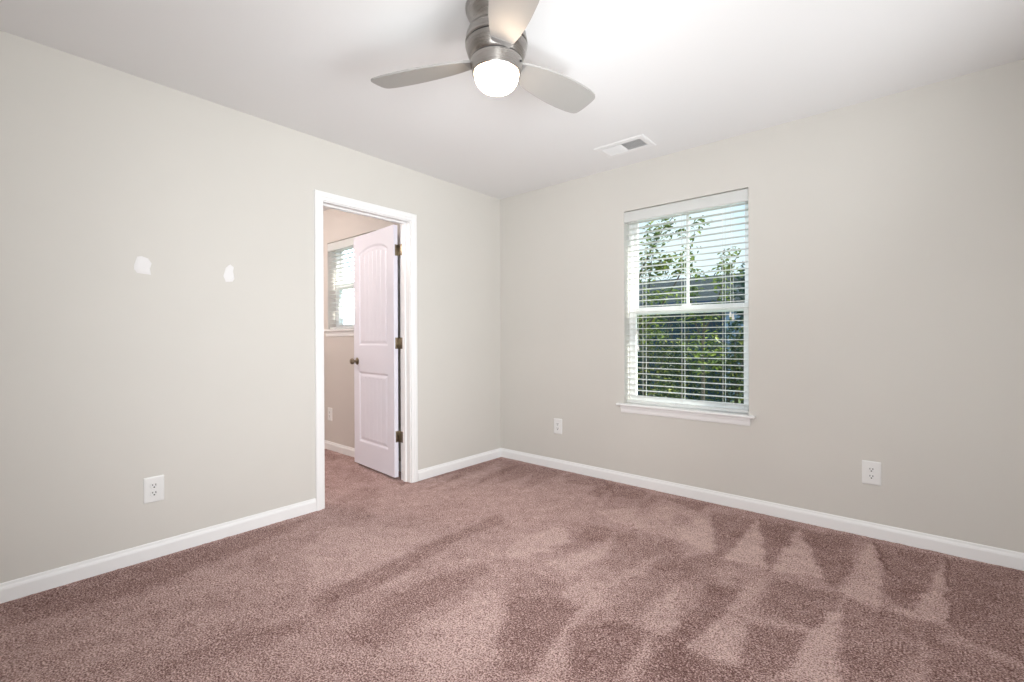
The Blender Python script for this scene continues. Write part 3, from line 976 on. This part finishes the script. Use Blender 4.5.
lathe(bm, [(0.0870, fz(2.1815))] + [(0.0890 * math.cos(a) ** 0.62 if a < PI / 2 - 1e-4 else 0.0, fz(2.176) - 0.066 * math.sin(a)) for a in [PI / 2 * k / 14 for k in range(15)]], 64)
obj('light_globe', bm, m_globe, fan, True)
bm = bmesh.new()
_a = math.radians(20.0)
lathe(bm, [(0, 0), (0.0025, 0.0), (0.0035, 0.004), (0.002, 0.008), (0, 0.009)], 12, Matrix.Translation((0.1045 * math.cos(_a), 0.1045 * math.sin(_a), fz(2.205))))
tag(obj('pull_chain_stop', bm, m_dark, kit, True), 'small dark pull switch')

# one blade, pitched; planform as (distance from the axis, half width)
PLAN = [(0.095, 0.034), (0.112, 0.040), (0.135, 0.047), (0.18, 0.059), (0.23, 0.069), (0.29, 0.0765), (0.36, 0.0815), (0.43, 0.082), (0.49, 0.0785), (0.525, 0.073), (0.543, 0.0675), (0.552, 0.060), (0.5565, 0.050), (0.5595, 0.030), (0.5605, 0.0)]
PZ = 2.2378
PT = -math.radians(13.5)


def blade_mesh():
    bm = bmesh.new()
    up, dn = [], []
    out = [(s, w) for s, w in PLAN] + [(s, -w) for s, w in PLAN[-2::-1]]
    for s, w in out:
        y, z = w * math.cos(PT), w * math.sin(PT)
        up.append(bm.verts.new((s, y, z + 0.004)))
        dn.append(bm.verts.new((s, y, z - 0.004)))
    n = len(out)
    # strip faces between the mirrored outlines, then the rim
    for v in (up, dn):
        for k in range(len(PLAN) - 1):
            i, j = k, n - 1 - k
            if j - 1 == i + 1:
                bm.faces.new((v[i], v[i + 1], v[j]))
            else:
                bm.faces.new((v[i], v[i + 1], v[j - 1], v[j]))
    for k in range(n):
        bm.faces.new((up[k], up[(k + 1) % n], dn[(k + 1) % n], dn[k]))
    bmesh.ops.recalc_face_normals(bm, faces=bm.faces)
    return bm


def bracket_mesh():
    bm = bmesh.new()
    st = []
    for s, w, t in ((0.088, 0.028, 0.0055), (0.113, 0.038, 0.0055), (0.128, 0.0445, 0.0055)):
        st.append([(s, y * math.cos(PT), y * math.sin(PT) + z) for y, z in ((-w, -t), (w, -t), (w, t), (-w, t))])
    return sweep(bm, st)


blade_me = bracket_me = None
for k, (az, lab) in enumerate(((201.87, 'blade pointing to the left wall'), (81.87, 'blade pointing to the window wall'), (-38.13, 'warm lit blade pointing to the camera'))):
    if blade_me is None:
        b = obj('blade', blade_mesh(), m_blade, fan, True)
        blade_me = b.data
        c = obj('blade_bracket', bracket_mesh(), m_blade_edge, b)
        bracket_me = c.data
    else:
        b = bpy.data.objects.new('blade', blade_me)
        C.objects.link(b)
        b.parent = fan
        c = bpy.data.objects.new('blade_bracket', bracket_me)
        C.objects.link(c)
        c.parent = b
    b.location = (0, 0, fz(PZ))
    b.rotation_euler = (0, 0, math.radians(az))

# ------------------------------------------------------------------ outside the window
R = random.Random(11)


def leaf_material(name, cols):
    m = bpy.data.materials.new(name)
    m.use_nodes = True
    n, l = m.node_tree.nodes, m.node_tree.links
    p = n['Principled BSDF']
    p.inputs['Roughness'].default_value = 0.45
    at = n.new('ShaderNodeAttribute')
    at.attribute_name = 'leaf_tone'
    r = n.new('ShaderNodeValToRGB')
    r.color_ramp.elements[0].color = (*cols[0], 1)
    r.color_ramp.elements[1].color = (*cols[-1], 1)
    if len(cols) > 2:
        e = r.color_ramp.elements.new(0.5)
        e.color = (*cols[1], 1)
    l.new(at.outputs['Fac'], r.inputs['Fac'])
    l.new(r.outputs['Color'], p.inputs['Base Color'])
    tl = n.new('ShaderNodeBsdfTranslucent')
    l.new(r.outputs['Color'], tl.inputs['Color'])
    mx = n.new('ShaderNodeMixShader')
    mx.inputs[0].default_value = 0.3
    l.new(p.outputs[0], mx.inputs[1])
    l.new(tl.outputs[0], mx.inputs[2])
    l.new(mx.outputs[0], n['Material Output'].inputs['Surface'])
    return m


m_leaf = leaf_material('broad_leaves', [(0.030, 0.055, 0.012), (0.15, 0.21, 0.03), (0.40, 0.44, 0.09)])
m_shrub = leaf_material('shrub_leaves', [(0.008, 0.022, 0.007), (0.04, 0.068, 0.018), (0.30, 0.31, 0.06)])
m_needle = leaf_material('evergreen_needles', [(0.008, 0.028, 0.020), (0.02, 0.055, 0.03), (0.05, 0.10, 0.04)])
m_bark = mat('tree_bark', (0.10, 0.08, 0.065), 0.9, bump=(30, 0.6, 0.02), var=(12, 0.3))
m_siding = mat('blue_grey_siding', (0.025, 0.06, 0.115), 0.7, var=(2, 0.06))
m_shingle = mat('dark_roof_shingles', (0.022, 0.03, 0.034), 0.95, bump=(25, 0.5, 0.02), var=(9, 0.25))
m_lawn = mat('lawn_grass', (0.22, 0.27, 0.12), 0.95, bump=(40, 0.8, 0.05), var=(3, 0.3))
m_ext_white = mat('exterior_trim_white', (0.7, 0.7, 0.7), 0.6)


def leaves(name, clusters, size, m, parent, droop=0.35):
    """clusters = (centre, radius xyz, count); each leaf is a folded, pointed blade."""
    vs, fs, tone = [], [], []
    for (c, rad, cnt) in clusters:
        for _ in range(cnt):
            while True:
                p = Vector((R.uniform(-1, 1), R.uniform(-1, 1), R.uniform(-1, 1)))
                if p.length <= 1:
                    break
            p = Vector(c) + Vector((p.x * rad[0], p.y * rad[1], p.z * rad[2]))
            d = Vector((R.gauss(0, 1), R.gauss(0, 1), R.gauss(-droop, 0.5))).normalized()
            sd = d.cross(Vector((R.gauss(0, 0.5), R.gauss(0, 0.5), 1))).normalized()
            up = sd.cross(d)
            s = size * R.uniform(0.65, 1.25)
            b = len(vs)
            vs += [p, p + d * s * 0.42 + sd * s * 0.25 + up * s * 0.07, p + d * s, p + d * s * 0.42 - sd * s * 0.25 + up * s * 0.07, p + d * s * 0.45 - up * s * 0.02]
            fs += [(b, b + 1, b + 4), (b + 1, b + 2, b + 4), (b + 2, b + 3, b + 4), (b + 3, b, b + 4)]
            t = min(1, max(0, R.gauss(0.42, 0.27)))
            tone += [t] * 5
    me = bpy.data.meshes.new(name)
    me.from_pydata([tuple(v) for v in vs], [], fs)
    at = me.attributes.new('leaf_tone', 'FLOAT', 'POINT')
    at.data.foreach_set('value', tone)
    me.materials.append(m)
    o = bpy.data.objects.new(name, me)
    C.objects.link(o)
    o.parent = parent
    return o


GZ = -0.55                                       # outside ground level


def make_tree(loc, label, trunk, limbs, clusters, size, m, group=None, cat='tree', nm='leafy_tree'):
    root = empty(nm, loc)
    tag(root, label, cat, group)
    bm = bmesh.new()
    tube(bm, trunk[0], trunk[1], 8)
    t = obj('trunk', bm, m_bark, root, True)
    for pts, rr in limbs:
        bm = bmesh.new()
        tube(bm, pts, rr, 6)
        obj('branch', bm, m_bark, t, True)
    leaves('foliage', clusters, size, m, root)
    return root


struct('ground', box(bmesh.new(), -16, 14, 0.3, 24, GZ - 0.2, GZ), m_lawn, 'green lawn outside the window')

# open-crowned tree left of the view: long ascending branches with scattered leaf sprays
def spray(pts, n0, rad, cnt):
    """Leaf clusters strung along the outer part of a branch."""
    pts = [Vector(p) for p in pts]
    out = []
    for k in range(n0):
        t = 0.25 + 0.75 * k / max(1, n0 - 1)
        f = t * (len(pts) - 1)
        i = min(int(f), len(pts) - 2)
        p = pts[i].lerp(pts[i + 1], f - i) + Vector((R.uniform(-1, 1), R.uniform(-1, 1), R.uniform(-0.6, 0.8))) * rad * 0.8
        out.append((p, (rad, rad, rad * 0.62), cnt))
    return out


B1 = [(0.02, 0, 2.1), (0.20, -0.05, 2.65), (0.38, -0.05, 3.0), (0.58, -0.1, 3.25), (0.78, -0.1, 3.45)]
B2 = [(0.0, 0, 1.5), (0.18, -0.05, 1.85), (0.30, 0, 2.3), (0.34, 0, 2.75), (0.40, 0, 3.15)]
B3 = [(0.0, 0, 1.55), (0.45, -0.1, 2.0), (0.75, -0.1, 2.45), (0.93, -0.1, 2.8), (1.02, -0.1, 3.15)]
B4 = [(0.0, 0, 2.4), (-0.3, 0.1, 2.8), (-0.5, 0.1, 3.3)]
B5 = [(0.20, -0.05, 2.65), (0.42, 0.05, 2.78), (0.62, 0.1, 2.82)]
tc_ = spray(B1, 10, 0.14, 26) + spray(B2, 9, 0.16, 30) + spray(B3, 9, 0.15, 36) + spray(B4, 6, 0.25, 60) + spray(B5, 5, 0.11, 30)
tc_ += [((0.33, 0, 2.62), (0.12, 0.15, 0.28), 42), ((0.36, 0, 3.28), (0.14, 0.15, 0.14), 32), ((0.10, 0, 1.9), (0.22, 0.2, 0.2), 90), ((0.35, 0.0, 1.75), (0.25, 0.2, 0.16), 110)]
make_tree((-0.30, 3.3, GZ), 'open crowned leafy tree whose thin branches reach across the upper left of the window',
          ([(0, 0, -0.05), (0.01, 0, 0.9), (0, 0.02, 1.5), (0.01, 0.0, 2.1), (0, 0, 2.7)], [0.06, 0.05, 0.042, 0.032, 0.02]),
          [(B1, [0.018, 0.014, 0.010, 0.006, 0.003]), (B2, [0.018, 0.014, 0.010, 0.007, 0.004]), (B3, [0.018, 0.014, 0.011, 0.007, 0.003]), (B4, [0.014, 0.009, 0.004]), (B5, [0.008, 0.006, 0.003])],
          tc_, 0.082, m_leaf)

D1 = [(0, 0, 1.6), (-0.12, 0, 1.95), (-0.16, 0, 2.3), (-0.12, 0, 2.62)]
D2 = [(0, 0, 1.7), (0.15, 0, 2.05), (0.26, 0, 2.4), (0.42, 0, 2.66)]
make_tree((1.05, 2.5, GZ), 'slender sapling with bright green leaves rising above the hedge right of centre',
          ([(0, 0, -0.05), (0.0, 0, 0.9), (0, 0.02, 1.7), (0.03, 0, 2.1)], [0.03, 0.025, 0.016, 0.008]),
          [(D1, [0.012, 0.009, 0.006, 0.003]), (D2, [0.012, 0.009, 0.006, 0.003])],
          spray(D1, 8, 0.12, 40) + spray(D2, 8, 0.12, 36) + [((0, 0, 1.5), (0.25, 0.2, 0.3), 220)], 0.070, m_leaf)


def make_shrub(x, y, rx, rz, n, label, m=m_shrub, size=0.07):
    cl = []
    k = 9
    for i in range(k):
        a = 2 * PI * i / k
        cl.append(((rx * 0.5 * math.cos(a), rx * 0.35 * math.sin(a), rz * R.uniform(0.45, 1.35)), (rx * 0.5, rx * 0.4, rz * 0.42), n // k))
    cl.append(((0, 0, rz), (rx * 0.9, rx * 0.6, rz * 0.95), n // 3))
    limbs = [([(0, 0, 0.2), (rx * 0.4 * math.cos(a), rx * 0.3 * math.sin(a), rz), (rx * 0.55 * math.cos(a), rx * 0.4 * math.sin(a), rz * 1.6)], [0.014, 0.009, 0.003]) for a in (0.4, 1.7, 2.9, 4.1, 5.3)]
    return make_tree((x, y, GZ), label, ([(0, 0, -0.05), (0.02, 0, rz * 0.6), (0, 0, rz * 1.3)], [0.03, 0.02, 0.006]), limbs, cl, size, m, None, 'shrub', 'leafy_shrub')


make_shrub(-0.55, 4.3, 0.85, 1.3, 3000, 'tall leafy shrub behind the left edge of the window')
make_shrub(0.72, 5.1, 0.75, 1.25, 2500, 'tall leafy shrub in the middle of the window view')
make_shrub(1.65, 3.9, 0.62, 0.95, 2400, 'leafy shrub low at the right edge of the window view')
make_shrub(0.35, 3.0, 0.45, 0.58, 1500, 'low rounded shrub in front of the taller shrubs')
make_shrub(-0.95, 7.3, 0.65, 1.32, 2400, 'tall leafy shrub in front of the dark roof of the house')
make_shrub(-2.4, 6.0, 0.9, 1.35, 1800, 'wide leafy shrub beside the neighbouring house')
make_shrub(-1.4, 2.6, 0.8, 1.2, 1200, 'leafy shrub outside the window of the next room', m_leaf)

# dark evergreen behind, right
cl = [((0, 0, 0.4 + 0.30 * k), (0.80 * math.sqrt(1 - (k / 10.5) ** 3), 0.80 * math.sqrt(1 - (k / 10.5) ** 3), 0.34), 520 - 20 * k) for k in range(10)]
make_tree((0.42, 8.2, GZ), 'dark rounded evergreen rising at the right of the window view', ([(0, 0, -0.05), (0, 0, 1.8), (0, 0, 3.7)], [0.12, 0.08, 0.02]), [], cl, 0.13, m_needle, None, 'tree', 'evergreen_tree')

# neighbouring house
hx0, hx1, hy = -9.0, -0.6, 9.2
house = empty('neighbour_house', ((hx0 + hx1) / 2, hy, GZ))
tag(house, 'blue grey neighbouring house with a dark roof behind the shrubs', 'house')


def hpart(nm, bm, m, par=house):
    bmesh.ops.translate(bm, verts=bm.verts, vec=(-(hx0 + hx1) / 2, -hy, -GZ))
    return obj(nm, bm, m, par)


bm = bmesh.new()
st = []
z = GZ - 0.05
lap = []
while z < 1.95:                                  # clapboard courses
    lap += [(hy - 0.022, z), (hy - 0.004, z + 0.148)]
    z += 0.15
lap += [(hy + 5.5, z), (hy + 5.5, GZ - 0.05)]
sweep(bm, [[(hx0, a, b) for a, b in lap], [(hx1, a, b) for a, b in lap]])
hwall = hpart('siding', bm, m_siding)
bm = bmesh.new()
sweep(bm, [[(hx, hy - 0.45, 1.88), (hx, hy + 2.75, 3.10), (hx, hy + 6.0, 1.88), (hx, hy + 6.0, 1.80), (hx, hy + 2.75, 2.96), (hx, hy - 0.45, 1.80)] for hx in (hx0 - 0.35, hx1 + 0.35)])
hpart('roof', bm, m_shingle)
hpart('fascia', box(bmesh.new(), hx0 - 0.35, hx1 + 0.35, hy - 0.475, hy - 0.45, 1.76, 1.90, 0.004), m_ext_white)
for wx in (-6.2,):
    bm = bmesh.new()
    rect_frame(bm, wx - 0.5, wx + 0.5, 0.45, 1.65, hy - 0.05, hy + 0.01, 0.07, 0.07, 0.07, 0.07)
    w = hpart('window', bm, m_ext_white)
    hpart('pane', box(bmesh.new(), wx - 0.44, wx + 0.44, hy - 0.03, hy - 0.015, 0.51, 1.59), mat('house_glass', (0.02, 0.03, 0.04), 0.05), w)
